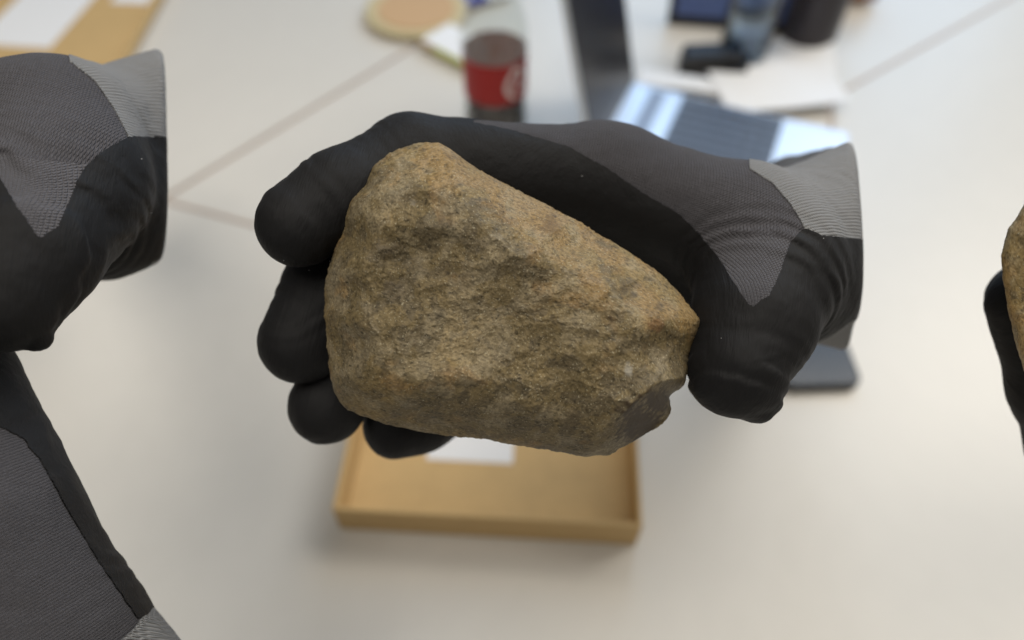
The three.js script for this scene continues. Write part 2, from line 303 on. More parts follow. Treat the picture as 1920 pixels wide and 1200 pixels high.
// rim: outline seen from the viewer's side; height(x, y): how far the near side stands out from the rim; both sides are closed
function stone(spec, label) {
  const { rim, centre: [cx, cy], depth, height, back, spokes, rings, rough = 1, seed = 0, tint = 1, warm = () => 0, pale = () => 0, marks = [] } = spec;
  const radius = (a) => {
    const c = Math.cos(a), s = Math.sin(a); let best = 0;
    for (let i = 0, j = rim.length - 1; i < rim.length; j = i++) {
      const ax = rim[j][0] - cx, ay = rim[j][1] - cy, ex = rim[i][0] - cx - ax, ey = rim[i][1] - cy - ay, D = c * ey - s * ex; if (Math.abs(D) < 1e-9) continue;
      const t = (ax * ey - ay * ex) / D, q = (ax * s - ay * c) / D; if (t > 0 && q >= -1e-9 && q <= 1 + 1e-9) best = Math.max(best, t);
    }
    return best;
  };
  let R = Array.from({ length: spokes }, (_, i) => radius(i / spokes * Math.PI * 2));
  const w = Math.round(spokes / 400);
  R = R.map((_, i) => { let s = 0, n = 0; for (let k = -w; k <= w; k++) { const g = w + 1 - Math.abs(k); s += g * R[(i + k + spokes) % spokes]; n += g; } return s / n; });
  R = R.map((r, i) => { const a = i / spokes * Math.PI * 2, x = Math.cos(a) * r, y = Math.sin(a) * r; return r + rough * (7 * fbm(x * 0.02, y * 0.02, seed, 3) + 3.5 * ridged(x * 0.05, y * 0.05, seed + 4, 3) - 1.5); });
  const layers = [];                                     // from the middle of the near side over the rim to the middle of the far side
  for (let k = 0; k <= rings; k++) { const t = k / rings; layers.push([1 - Math.pow(1 - t, 1.35), 1]); }
  const br = Math.round(rings / 4);
  for (let k = 1; k <= br; k++) { const t = k / br; layers.push([Math.sqrt(1 - t * t * 0.9999) * (1 - 0.0), -1]); }
  const P = new Float32Array(layers.length * spokes * 3), I = [];
  layers.forEach(([t, side], L) => {
    for (let i = 0; i < spokes; i++) {
      const a = i / spokes * Math.PI * 2, x = cx + Math.cos(a) * R[i] * t, y = cy + Math.sin(a) * R[i] * t, edgeR = Math.sqrt(Math.max(0, 1 - Math.pow(t, 24)));
      let h = side > 0 ? height(x, y) * edgeR : -back * Math.sqrt(Math.max(0, 1 - t * t)) * (1 + 0.25 * fbm(x * 0.01, y * 0.01, 2, 2));
      const fade = side > 0 ? 0.25 + 0.75 * edgeR : 1;
      h += rough * fade * (side > 0 ? 20 * scars(x, y, 125, seed) + 7 * scars(x, y, 44, seed + 11) + 2.2 * scars(x, y, 17, seed + 23) - 10 : 0);
      h += rough * fade * (8 * fbm(x * 0.012 + seed, y * 0.012, 1, 3) + 2.6 * ridged(x * 0.019 + 0.006 * y + seed, y * 0.021, 5, 2) + 2.6 * fbm(x * 0.04, y * 0.05, seed, 3) + 0.9 * ridged(x * 0.07 + 0.02 * y, y * 0.075 - 0.02 * x, seed + 2, 2) + 1.5 * fbm(x * 0.085 + 0.03 * y, y * 0.11, seed + 9, 2) + 1.1 * fbm(x * 0.2, y * 0.24 - 0.06 * x, seed, 2));
      const p = inFrame(x, y, depth - h * depth / LENS); P.set([p.x, p.y, p.z], (L * spokes + i) * 3);
    }
  });
  for (let L = 0; L < layers.length - 1; L++) for (let i = 0; i < spokes; i++) { const a = L * spokes + i, b = L * spokes + (i + 1) % spokes, c = a + spokes, d = b + spokes; I.push(a, b, d, a, d, c); }
  const C = new Float32Array(P.length), W = new Float32Array(P.length), o = inFrame(cx, cy, depth), out = [0, 0, 0];
  for (let q = 0; q < P.length; q += 3) {
    const x = P[q], y = P[q + 1], z = P[q + 2], px = 960 - x / z * LENS, py = 600 + y / z * LENS;
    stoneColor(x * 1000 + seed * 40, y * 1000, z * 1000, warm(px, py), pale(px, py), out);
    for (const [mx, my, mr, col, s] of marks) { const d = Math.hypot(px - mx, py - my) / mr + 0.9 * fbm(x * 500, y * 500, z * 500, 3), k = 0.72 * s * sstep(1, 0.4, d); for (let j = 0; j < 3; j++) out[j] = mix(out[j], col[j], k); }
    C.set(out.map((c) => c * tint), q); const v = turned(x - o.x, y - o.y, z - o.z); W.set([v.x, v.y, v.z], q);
  }
  const G = new THREE.BufferGeometry(); G.setAttribute('position', new THREE.BufferAttribute(W, 3)); G.setAttribute('color', new THREE.BufferAttribute(C, 3)); G.setIndex(I); G.computeVertexNormals();
  const m = part('stone', G, M_ROCK, scene, turned(o.x, o.y, o.z).add(V(0, EYE, 0)));
  return tag(m, label, 'stone');
}
const ridge0 = (y) => 700 + 14 * Math.sin(y * 0.021) + 10 * Math.sin(y * 0.06);
// shallow scooped fracture scars that meet in ridges
const hash2 = (i, j, k) => { const t = Math.sin(i * 127.1 + j * 311.7 + k * 74.7) * 43758.5453; return t - Math.floor(t); };
function scars(x, y, size, k) {
  const wx = x + size * 0.5 * fbm(x / size * 0.7, y / size * 0.7, k, 3), wy = y + size * 0.5 * fbm(x / size * 0.7 + 9, y / size * 0.7, k, 3), ci = Math.floor(wx / size), cj = Math.floor(wy / size); let best = 9;
  for (let i = ci - 1; i <= ci + 1; i++) for (let j = cj - 1; j <= cj + 1; j++) { const dx = wx / size - i - 0.1 - 0.8 * hash2(i, j, k), dy = wy / size - j - 0.1 - 0.8 * hash2(i, j, k + 1), a = hash2(i, j, k + 2); best = Math.min(best, (dx * dx + dy * dy) * (0.7 + a) + (dx * (hash2(i, j, k + 3) - 0.5) + dy * (hash2(i, j, k + 4) - 0.5)) * 1.1 + 0.25 * a); }
  return best;
}
const bump2 = (x, y, cx, cy, rx, ry) => Math.exp(-(((x - cx) / rx) ** 2) - ((y - cy) / ry) ** 2);
const from = (x, y, ax, ay, bx, by) => { const l = Math.hypot(bx - ax, by - ay); return ((x - ax) * (by - ay) - (y - ay) * (bx - ax)) / -l; };   // distance to the right-hand side (picture sense) of the line a -> b
stone({
  rim: [[800, 266], [825, 269], [850, 283], [885, 310], [940, 343], [1000, 372], [1060, 402], [1110, 430], [1155, 455], [1200, 485], [1245, 520], [1275, 550], [1300, 580], [1316, 603], [1306, 630], [1294, 655], [1292, 690], [1285, 722], [1264, 734], [1255, 745], [1259, 772], [1237, 800], [1200, 820], [1165, 838], [1140, 853], [1100, 857], [1050, 850], [1000, 842], [940, 828], [900, 822], [840, 820], [780, 808], [720, 795], [680, 780], [645, 765], [626, 738], [620, 700], [612, 650], [607, 600], [607, 545], [615, 500], [637, 440], [645, 400], [655, 370], [685, 345], [700, 312], [725, 290], [760, 273]],
  centre: [950, 570], depth: 0.226, back: 150, spokes: 1320, rings: 330, seed: 1.5,
  height(x, y) {
    let h = 128 + 0.02 * (x - 950) - 0.015 * (y - 570) + 3 * bump2(x, y, ridge0(y) + 3, y, 5, 1) * sstep(430, 500, y);
    const ridge = ridge0(y);
    h = smin(h, 134 + 1.05 * (x - ridge) + 0.05 * (y - 600), 9);                              // left facet
    h = smin(h, 142 - 0.42 * (455 - y) - 0.25 * (760 - x), 30);                               // rounded upper left shoulder
    h = smin(h, 42 + 1.15 * from(x, y, 850, 283, 1300, 580), 34);                              // weathered upper right edge
    h = smin(h, 34 + 1.05 * from(x, y, 1316, 603, 1250, 705) + 0.012 * Math.max(0, y - 630) ** 2, 30);                             // right point
    h = smin(h, 104 + 2.1 * from(x, y, 1272, 700, 1108, 844), 6);                            // underside facet, lower right
    h = smin(h, 30 + 1.5 * from(x, y, 1100, 862, 640, 768), 60);                               // bottom
    h = smin(h, 40 + 1.0 * (y - 262), 50);
    h += 5 * sstep(0, 60, ridge - x) * fbm(x * 0.09, y * 0.012, 3, 3);                          // upright grooves of the left facet
    h -= 13 * bump2(x, y, 765, 480, 60, 40) + 14 * bump2(x, y, 755, 545, 46, 56) + 10 * bump2(x, y, 1180, 545, 30, 50) + 11 * bump2(x, y, 1075, 750, 60, 40);
    h += 14 * bump2(x, y, 790, 425, 90, 26) + 9 * bump2(x, y, 850, 700, 110, 30) + 10 * bump2(x, y, 1080, 660, 70, 30) + 9 * bump2(x, y, 960, 760, 60, 24) + 9 * bump2(x, y, 1120, 500, 90, 18);
    return Math.max(h, 4);
  },
  warm: (x, y) => 1.1 * sstep(130, 10, from(x, y, 850, 283, 1300, 580)) + 0.7 * bump2(x, y, 860, 330, 120, 60) + 0.6 * bump2(x, y, 700, 760, 90, 40) - 0.7 * bump2(x, y, 780, 520, 110, 90) - 0.6 * bump2(x, y, 1070, 770, 120, 60) - 0.5 * bump2(x, y, 1200, 780, 80, 60),
  pale: (x, y) => bump2(x, y, 830, 640, 150, 70) + 0.7 * bump2(x, y, 1000, 420, 150, 60) + 0.6 * bump2(x, y, 730, 400, 60, 60),
  marks: [
    [1178, 692, 13, [0.36, 0.34, 0.29], 0.8], [1030, 425, 24, [0.105, 0.06, 0.022], 0.7], [1172, 540, 15, [0.06, 0.044, 0.03], 0.7], [1186, 556, 11, [0.05, 0.038, 0.026], 0.7], [1146, 598, 9, [0.05, 0.034, 0.022], 0.75], [1152, 614, 9, [0.2, 0.14, 0.07], 0.6], [1236, 577, 11, [0.05, 0.038, 0.025], 0.7], [1230, 610, 18, [0.2, 0.09, 0.045], 0.5],
    [1198, 794, 54, [0.042, 0.028, 0.017], 1.25], [1232, 752, 36, [0.045, 0.03, 0.018], 1.15], [828, 412, 13, [0.06, 0.045, 0.03], 0.65], [842, 420, 10, [0.05, 0.038, 0.026], 0.6], [1160, 768, 9, [0.04, 0.03, 0.022], 0.7], [1147, 650, 11, [0.32, 0.24, 0.12], 0.6], [775, 378, 9, [0.34, 0.31, 0.25], 0.6], [722, 470, 24, [0.09, 0.072, 0.052], 0.5], [738, 540, 28, [0.085, 0.068, 0.048], 0.5], [1075, 785, 30, [0.08, 0.06, 0.038], 0.5], [1015, 560, 28, [0.12, 0.092, 0.055], 0.45], [870, 525, 24, [0.11, 0.09, 0.062], 0.45], [905, 690, 26, [0.24, 0.2, 0.13], 0.4], [1100, 660, 30, [0.22, 0.165, 0.08], 0.45],  // first two: brown stone of the underside facet, its shade painted in too
  ],
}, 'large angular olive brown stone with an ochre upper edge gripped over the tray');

stone({
  rim: [[1935, 362], [1920, 383], [1890, 430], [1877, 480], [1880, 520], [1890, 580], [1905, 650], [1917, 690], [1935, 730], [1985, 790], [2090, 800], [2200, 720], [2260, 600], [2270, 470], [2200, 350], [2080, 310], [1990, 320]],
  centre: [2070, 560], depth: 0.224, back: 120, spokes: 640, rings: 120, seed: 7.3, rough: 0.7, tint: 1.75,
  height: (x, y) => smin(smin(110, 20 + 0.95 * (x - 1880), 60), 20 + 0.8 * (y - 330), 60),
  warm: () => 0.75, pale: () => 0.1,
}, 'golden tan stone at the right edge, held from behind by black glove fingers');

// ---------------------------------------------------------------- the gloved hands
const fold = (px, py, d, r, len, amp, phase = 0) => [inFrame(px, py, d), r, len, amp, phase];
glove({
  base: [1540, 470, 0.28], seed: 1, lint: 5, hem: [1596, 465, 0.285],
  palm: [
    [[1130, 332, 0.262, 97], [1400, 432, 0.252, 108]], [[1050, 430, 0.292, 95], [1430, 480, 0.282, 105]], [[960, 540, 0.305, 90], [1450, 530, 0.292, 100]],
    [[1400, 432, 0.252, 108], [1440, 500, 0.247, 112], [1418, 590, 0.232, 100]],
    [[1440, 500, 0.25, 112], [1476, 525, 0.262, 108], [1665, 470, 0.285, 112]],
    [[1470, 440, 0.268, 112], [1665, 326, 0.29, 84]], [[1480, 470, 0.268, 110], [1665, 470, 0.29, 110]], [[1490, 560, 0.285, 70], [1665, 606, 0.31, 68]],
  ],
  fingers: [
    [[1150, 335, 0.262, 92], [770, 302, 0.246, 81], [640, 368, 0.232, 80], [562, 420, 0.226, 78]],
    [[1050, 430, 0.29, 80], [720, 410, 0.27, 74], [614, 540, 0.252, 76], [566, 640, 0.244, 77]],
    [[980, 500, 0.30, 76], [740, 590, 0.275, 70], [645, 700, 0.262, 70], [614, 760, 0.254, 70]],
    [[960, 560, 0.30, 66], [860, 740, 0.282, 58], [790, 782, 0.274, 60], [743, 798, 0.268, 60]],
    [[1432, 540, 0.24, 104], [1408, 612, 0.23, 99], [1384, 690, 0.224, 92]],
    [[1392, 670, 0.224, 90], [1404, 722, 0.224, 60], [1422, 752, 0.225, 32]],
  ],
  axis: [[1480, 430, 0.27], [1150, 335, 0.262]], round: 0.019,
  cuffLine: [[1410, 322, 0.255], [1510, 430, 0.26]],
  cuff: [[1405, 280, 0.255], [1412, 325, 0.25], [1452, 350, 0.245], [1488, 392, 0.25], [1512, 432, 0.255], [1520, 470, 0.26], [1512, 560, 0.275], [1500, 660, 0.28], [1480, 760, 0.28], [1900, 760, 0.28], [1900, 100, 0.28], [1450, 100, 0.28]],
  coat: [[870, 150, 0.25], [868, 224, 0.235], [950, 242, 0.24], [1050, 270, 0.236], [1130, 312, 0.236], [1200, 360, 0.236], [1270, 400, 0.236], [1312, 442, 0.232], [1360, 500, 0.228], [1414, 573, 0.222], [1450, 548, 0.226], [1468, 505, 0.228], [1484, 456, 0.232], [1510, 432, 0.245], [1540, 446, 0.265], [1580, 450, 0.275], [1900, 455, 0.28], [1900, 590, 0.28], [1590, 588, 0.28], [1512, 652, 0.268], [1570, 900, 0.25], [400, 900, 0.24], [400, 150, 0.24]],
  gusset: [[1304, 428, 0.233], [1350, 432, 0.228], [1420, 440, 0.226], [1492, 452, 0.23], [1480, 520, 0.226], [1455, 565, 0.222], [1414, 590, 0.22], [1340, 500, 0.228]], gussetCentre: [1285, 560, 0.23], gussetDepth: 0.252,
  folds: [fold(500, 462, 0.226, 0.0285, 0.0045, 0.00025), fold(640, 368, 0.235, 0.0245, 0.0045, 0.0002, 1), fold(560, 690, 0.244, 0.0275, 0.0045, 0.00025, 2), fold(1372, 760, 0.222, 0.026, 0.005, 0.0002, 1), fold(1405, 600, 0.23, 0.029, 0.007, 0.0006), fold(1500, 420, 0.26, 0.018, 0.007, 0.0003, 1)],
  sleeve: [[[1505, 370, 0.3, 60], [1490, 360, 0.36, 60], [1480, 370, 0.56, 54]], [[1520, 470, 0.3, 62], [1510, 470, 0.36, 66], [1490, 470, 0.56, 60]], [[1505, 570, 0.31, 54], [1490, 560, 0.36, 58], [1480, 550, 0.56, 52]], [[1562, 318, 0.31, 40], [1545, 322, 0.34, 40]]],
}, 'black and grey work glove gripping the large olive brown stone over the cardboard tray');

glove({
  base: [230, 300, 0.27], seed: 6, lint: 9, hem: [298, 300, 0.285], hemTurn: 0.1,
  palm: [
    [[-170, 232, 0.25, 118], [118, 252, 0.245, 126]], [[-200, 330, 0.285, 105], [110, 350, 0.27, 120]],
    [[118, 252, 0.245, 126], [130, 340, 0.23, 124], [62, 470, 0.208, 104]],
    [[130, 340, 0.25, 124], [176, 388, 0.262, 122], [370, 352, 0.285, 100]],
    [[140, 275, 0.262, 116], [370, 200, 0.29, 112]], [[150, 320, 0.268, 120], [370, 320, 0.29, 112]],
  ],
  fingers: [
    [[-150, 232, 0.25, 110], [-520, 230, 0.24, 92], [-660, 330, 0.23, 88], [-720, 420, 0.225, 86]],
    [[-200, 320, 0.28, 95], [-560, 330, 0.265, 82], [-680, 470, 0.25, 82], [-720, 580, 0.245, 80]],
    [[-220, 360, 0.285, 90], [-540, 480, 0.272, 78], [-640, 610, 0.258, 76], [-660, 690, 0.252, 74]],
    [[-230, 400, 0.285, 80], [-440, 620, 0.275, 66], [-520, 700, 0.268, 64], [-560, 740, 0.264, 62]],
    [[110, 380, 0.222, 116], [52, 470, 0.206, 105], [16, 540, 0.2, 96], [4, 572, 0.198, 86]],
    [[30, 560, 0.2, 84], [66, 628, 0.202, 28]],
  ],
  axis: [[180, 270, 0.27], [-150, 232, 0.25]], round: 0.021,
  cuffLine: [[140, 125, 0.25], [237, 262, 0.255]],
  cuff: [[120, 60, 0.25], [136, 125, 0.245], [180, 158, 0.24], [212, 205, 0.24], [232, 245, 0.245], [240, 264, 0.25], [250, 340, 0.27], [262, 470, 0.29], [290, 700, 0.3], [600, 700, 0.3], [600, -100, 0.3], [200, -100, 0.28]],
  coat: [[-900, 290, 0.23], [-40, 284, 0.222], [2, 288, 0.222], [22, 335, 0.216], [60, 400, 0.208], [84, 438, 0.206], [118, 416, 0.21], [134, 374, 0.214], [150, 336, 0.22], [164, 312, 0.226], [200, 282, 0.235], [238, 262, 0.25], [276, 259, 0.27], [600, 259, 0.29], [600, 474, 0.3], [280, 474, 0.29], [150, 900, 0.24], [-900, 900, 0.24]],
  gusset: [[-60, 280, 0.225], [0, 282, 0.222], [80, 300, 0.22], [170, 308, 0.226], [150, 400, 0.212], [120, 430, 0.208], [84, 460, 0.204], [20, 400, 0.21], [-10, 330, 0.218]], gussetCentre: [-25, 440, 0.22], gussetDepth: 0.245,
  folds: [fold(60, 470, 0.22, 0.028, 0.011, 0.0006, 2), fold(215, 250, 0.26, 0.018, 0.007, 0.0003, 1)],
  sleeve: [[[210, 205, 0.3, 58], [190, 215, 0.36, 60], [160, 230, 0.56, 52]], [[212, 290, 0.3, 62], [190, 290, 0.36, 64], [160, 290, 0.56, 58]], [[205, 372, 0.3, 56], [180, 372, 0.36, 58], [160, 350, 0.56, 50]]],
}, 'black and grey work glove at the upper left with its thumb pointing down');

glove({
  base: [160, 1250, 0.23], seed: 11, lint: 3, soft: 0.02,
  palm: [
    [[-92, 712, 0.222, 84], [-96, 800, 0.215, 112], [-62, 990, 0.208, 158], [44, 1190, 0.212, 156], [108, 1270, 0.22, 140], [240, 1430, 0.225, 165], [330, 1620, 0.23, 175]],
    [[-260, 800, 0.222, 120], [-200, 1000, 0.212, 170], [-40, 1210, 0.215, 160], [80, 1300, 0.222, 140]], [[-330, 880, 0.235, 100], [-220, 1060, 0.225, 150], [40, 1260, 0.225, 150]],
  ],
  fingers: [
    [[-92, 800, 0.215, 100], [-90, 700, 0.222, 80], [-120, 620, 0.235, 84], [-190, 560, 0.245, 80]], [[-220, 800, 0.222, 100], [-280, 660, 0.222, 88], [-300, 540, 0.235, 82], [-320, 470, 0.245, 78]],
    [[-300, 840, 0.228, 95], [-390, 700, 0.228, 84], [-420, 580, 0.24, 80], [-430, 510, 0.248, 76]], [[-330, 880, 0.235, 88], [-480, 770, 0.238, 72], [-530, 670, 0.246, 68], [-545, 610, 0.25, 64]],
    [[-90, 950, 0.225, 100], [-60, 800, 0.25, 90], [-110, 690, 0.265, 84], [-150, 620, 0.27, 78]],
  ],
  axis: [[150, 1256, 0.22], [-100, 780, 0.218]], round: 0.03,
  cuffLine: [[60, 1330, 0.2], [282, 1160, 0.21]],
  cuff: [[-200, 1420, 0.2], [60, 1330, 0.19], [180, 1240, 0.19], [250, 1180, 0.205], [272, 1150, 0.215], [340, 1090, 0.22], [900, 1300, 0.22], [600, 2200, 0.22], [-200, 2200, 0.22]],
  coat: [[-900, 780, 0.2], [-300, 740, 0.2], [-60, 786, 0.2], [0, 795, 0.2], [42, 810, 0.2], [50, 828, 0.201], [72, 856, 0.203], [118, 940, 0.204], [182, 1046, 0.207], [238, 1128, 0.21], [258, 1158, 0.214], [276, 1152, 0.216], [420, 1000, 0.22], [300, 500, 0.22], [-900, 300, 0.22]],
  folds: [fold(-20, 1000, 0.22, 0.036, 0.012, 0.0003, 1)],
}, 'work glove at the lower left with its grey knitted back towards the viewer');

glove({
  base: [2060, 700, 0.25], seed: 15, cell: 0.0012,
  palm: [[[2060, 640, 0.275, 120], [2240, 640, 0.29, 130], [2400, 660, 0.3, 130]], [[2080, 760, 0.27, 110], [2260, 740, 0.285, 120]], [[2400, 660, 0.3, 130], [2640, 690, 0.3, 150]]],
  fingers: [
    [[2110, 560, 0.28, 84], [2040, 490, 0.268, 66], [2010, 470, 0.26, 60]], [[2080, 640, 0.275, 90], [1990, 560, 0.262, 72], [1934, 562, 0.25, 72]],
    [[2110, 860, 0.262, 84], [2030, 840, 0.25, 82], [1992, 730, 0.243, 80], [1938, 570, 0.238, 76]], [[2200, 900, 0.27, 70], [2100, 940, 0.258, 68], [2060, 900, 0.25, 64]],
    [[2240, 540, 0.27, 100], [2320, 420, 0.24, 92], [2300, 330, 0.225, 84]],
  ],
  axis: [[2500, 660, 0.3], [2080, 640, 0.275]], round: 0.025,
  cuffLine: [[2420, 500, 0.29], [2440, 800, 0.29]], cuff: [[2420, 300, 0.29], [2440, 1000, 0.29], [3000, 1000, 0.3], [3000, 300, 0.3]],
  coat: [[1500, 200, 0.25], [2350, 200, 0.28], [2360, 1200, 0.28], [1500, 1200, 0.25]],
}, 'black glove fingers behind the golden tan stone at the right edge of the picture');

// ---------------------------------------------------------------- cardboard trays with paper labels
const kraftGrain = noiseTexture(256, 1, (u, v) => { const s = 0.93 + 0.09 * tileNoise(u, v, 12, 3) + 0.12 * tileNoise(u, v * 0.5, 90, 9, 2); return [s, s * 0.99, s * 0.97]; });
const M_KRAFT = std(0.6, 0.41, 0.185, { roughness: 0.75, map: kraftGrain });
const M_PAPER = std(0.82, 0.82, 0.82, { roughness: 0.8 });
function tray(name, label, w, d, h, at, turn, labels) {
  const t = thing(name, label, 'cardboard box', at, turn), k = 0.0028;
  part('floor', rbox(w - 2 * k, 0.003, d - 2 * k, 0.0006), M_KRAFT, t, V(0, 0.0017, 0));
  for (const s of [-1, 1]) {
    part('long_wall', rbox(w, h, k, 0.0009), M_KRAFT, t, V(0, h / 2 + 0.0002, s * (d / 2 - k / 2)));
    part('short_wall', rbox(k, h - 0.0004, d - 2 * k - 0.0002, 0.0009), M_KRAFT, t, V(s * (w / 2 - k / 2), h / 2 + 0.0002, 0));
  }
  for (const [x, z, a, b, r] of labels) part('paper_label', rbox(a, 0.0004, b, 0.0001), M_PAPER, t, V(x, 0.0035, z), [0, r, 0]);
  return t;
}
{
  const a = onTable(639, 992), b = onTable(1192, 1023), u = b.clone().sub(a), w = u.length(), turn = -Math.atan2(u.z, u.x), D = 0.16, n = V(u.z, 0, -u.x).normalize();
  const c = a.clone().add(b).multiplyScalar(0.5).addScaledVector(n, D / 2);
  const loc = (px, py) => { const q = onTable(px, py, 0.003).sub(c).applyAxisAngle(V(0, 1, 0), -turn); return q; };
  const l = loc(880, 866);
  tray('cardboard_tray', 'brown cardboard tray with a white label standing below the large stone', w, D, 0.034, c, turn, [[l.x, l.z - 0.022, 0.066, 0.044, 0]]);
  const c2 = onTable(120, 40).setY(0.005);
  tray('cardboard_tray', 'wide brown cardboard tray with two white papers behind the upper left glove', 0.56, 0.36, 0.012, V(-0.745, 0.005, -0.93), 0.02, [[0.132, 0.055, 0.1, 0.13, -0.12], [0.243, -0.03, 0.05, 0.10, -0.1]]);
}

// ---------------------------------------------------------------- bottle
{
  const p = onTable(931, 272), t = thing('drink_bottle', 'clear plastic bottle of dark cola with a red label beside the laptop', 'bottle', p);
  const clear = new THREE.MeshPhysicalMaterial({ color: 0xf4f6f4, roughness: 0.05, transmission: 1, thickness: 0, ior: 1.5, specularIntensity: 1 });
  const R = 0.0325, shape = [[0, 0.001], [0.024, 0.0012], [0.0295, 0.006], [R, 0.014], [R, 0.045], [0.0312, 0.052], [0.0312, 0.112], [R, 0.120], [0.0322, 0.132], [0.030, 0.146], [0.025, 0.162], [0.019, 0.178], [0.0145, 0.192], [0.0132, 0.2], [0.0132, 0.214]];
  const curve = new THREE.SplineCurve(shape.map(([r, y]) => new THREE.Vector2(r, y)));
  part('bottle_wall', new THREE.LatheGeometry(curve.getPoints(90), 64), clear, t);
  const cola = std(0.016, 0.009, 0.008, { roughness: 0.3 });
  part('cola', new THREE.LatheGeometry([[0, 0.004], [0.025, 0.005], [0.0312, 0.015], [0.0312, 0.045], [0.0298, 0.052], [0.0298, 0.068], [0, 0.0685]].map(([r, y]) => new THREE.Vector2(Math.max(r, 0.0001), y)), 64), cola, t);
  // the label: red print with a white script running round its right side
  const cv = document.createElement('canvas'); cv.width = 512; cv.height = 160; const g = cv.getContext('2d');
  g.fillStyle = '#a8120f'; g.fillRect(0, 0, 512, 160);
  g.strokeStyle = '#e9e2de'; g.lineCap = 'round'; g.lineWidth = 13;
  for (const x0 of [48, 304]) { g.beginPath(); g.moveTo(x0 + 20, 138); g.bezierCurveTo(x0 - 22, 90, x0 + 10, 60, x0 + 22, 20); g.stroke(); g.beginPath(); g.moveTo(x0 + 30, 30); g.bezierCurveTo(x0 + 70, 60, x0 + 10, 80, x0 + 46, 120); g.stroke(); }
  const tex = new THREE.CanvasTexture(cv); tex.colorSpace = THREE.SRGBColorSpace; tex.wrapS = THREE.RepeatWrapping; tex.repeat.set(1, 1); tex.offset.set(0.03, 0);
  part('label_band', new THREE.CylinderGeometry(0.0318, 0.0318, 0.044, 64, 1, true).translate(0, 0.0935, 0), std(1, 1, 1, { map: tex, roughness: 0.6, transmission: 0.3, thickness: 0, side: THREE.DoubleSide }), t);
  part('label_lining', new THREE.CylinderGeometry(0.0315, 0.0315, 0.0435, 64, 1, true).translate(0, 0.0935, 0), std(0.85, 0.8, 0.78, { roughness: 1, transmission: 0.5, thickness: 0, side: THREE.DoubleSide }), t);
  part('cap', new THREE.CylinderGeometry(0.0146, 0.0146, 0.018, 32).translate(0, 0.219, 0), std(0.45, 0.02, 0.015, { roughness: 0.4 }), t);
}

// ---------------------------------------------------------------- laptop
{
  const far = onTable(1182, 172), u = V(0.39, 0, -0.921), v = V(0.921, 0, 0.39), W = 0.15, D = 0.245;
  const base = far.clone().addScaledVector(u, -W / 2).addScaledVector(v, D / 2), turn = Math.atan2(-v.z, v.x);
  const t = thing('laptop', 'open silver laptop with a dark screen and keyboard seen from its side', 'laptop', base, turn);          // local x: from the hinge to the front edge, local z: along the hinge
  const silver = std(0.66, 0.7, 0.76, { metalness: 0.8, roughness: 0.5 }), dark = std(0.03, 0.032, 0.036, { roughness: 0.32 }), deck = std(0.07, 0.08, 0.1, { roughness: 0.4, specularIntensity: 1 }), keys = std(0.075, 0.085, 0.11, { roughness: 0.4, specularIntensity: 1 });
  part('base', rbox(D, 0.014, W, 0.004, 3), silver, t, V(0, 0.0075, 0));
  part('keyboard_well', rbox(0.112, 0.0012, W - 0.012, 0.0005), deck, t, V(-0.004, 0.0147, 0));
  const rand = rng(4);
  for (let r = 0; r < 7; r++) for (let c = 0; c < 9; c++) part('key', rbox(0.0143, 0.0012, 0.0139, 0.0005, 1), keys, t, V(-0.004 - 0.0455 + r * 0.0152, 0.0163 + rand() * 0.0002, -W / 2 + 0.015 + c * 0.015));
  part('touchpad', rbox(0.05, 0.0008, 0.07, 0.0003), std(0.55, 0.57, 0.62, { metalness: 0.6, roughness: 0.22 }), t, V(0.086, 0.0147, 0.028));
  part('speaker_strip', rbox(0.018, 0.001, W - 0.016, 0.0004), std(0.26, 0.28, 0.32, { roughness: 0.45, metalness: 0.5 }), t, V(-0.088, 0.0147, 0));
  const lid = new THREE.Group(); lid.name = 'lid'; lid.position.set(-D / 2 + 0.004, 0.014, 0); lid.rotation.z = THREE.MathUtils.degToRad(14); t.add(lid);
  part('screen_shell', rbox(0.006, 0.225, W, 0.0025), silver, lid, V(-0.003, 0.1125, 0));
  part('screen', rbox(0.0008, 0.217, W - 0.008, 0.0003), std(0.02, 0.02, 0.024, { roughness: 0.28 }), lid, V(0.0005, 0.113, 0));
}

// ---------------------------------------------------------------- small things round the laptop
{
  const d = onTable(782, 32).setY(0.0045), t = thing('round_board', 'round tan wooden board with a pale rim lying behind the bottle', 'round board', d);
  part('board', new THREE.LatheGeometry([[0.0001, 0.0065], [0.052, 0.0065], [0.054, 0.0075], [0.062, 0.0085], [0.066, 0.007], [0.0665, 0.004], [0.064, 0.001], [0.0001, 0.0008]].map(([r, y]) => new THREE.Vector2(r, y)), 72), std(0.56, 0.47, 0.27, { roughness: 0.7 }), t);
  part('centre', new THREE.CylinderGeometry(0.05, 0.0505, 0.0016, 64).translate(0, 0.0074, 0), std(0.56, 0.36, 0.19, { roughness: 0.75 }), t);
}
{
  const a = onTable(792, 92), b = onTable(885, 140), u = b.clone().sub(a), turn = -Math.atan2(u.z, u.x), c = a.clone().add(b).multiplyScalar(0.5), n = V(u.z, 0, -u.x).normalize();
  const t = thing('note_pad', 'white topped pad with a lime and ochre front edge beside the bottle', 'note pad', c.clone().addScaledVector(n, 0.025), turn), w = u.length();
  part('pages', rbox(w, 0.006, 0.05, 0.0006), M_PAPER, t, V(0, 0.0105, 0));
  part('lime_edge', rbox(w * 0.72, 0.0068, 0.003, 0.0006), std(0.48, 0.5, 0.05, { roughness: 0.6 }), t, V(w * 0.14, 0.0098, 0.0268));
  part('ochre_edge', rbox(w * 0.27, 0.0068, 0.003, 0.0006), std(0.5, 0.33, 0.12, { roughness: 0.6 }), t, V(-w * 0.362, 0.0098, 0.0268));
  part('cover', rbox(w, 0.006, 0.05, 0.0008), std(0.6, 0.58, 0.5), t, V(0, 0.0041, 0));
}
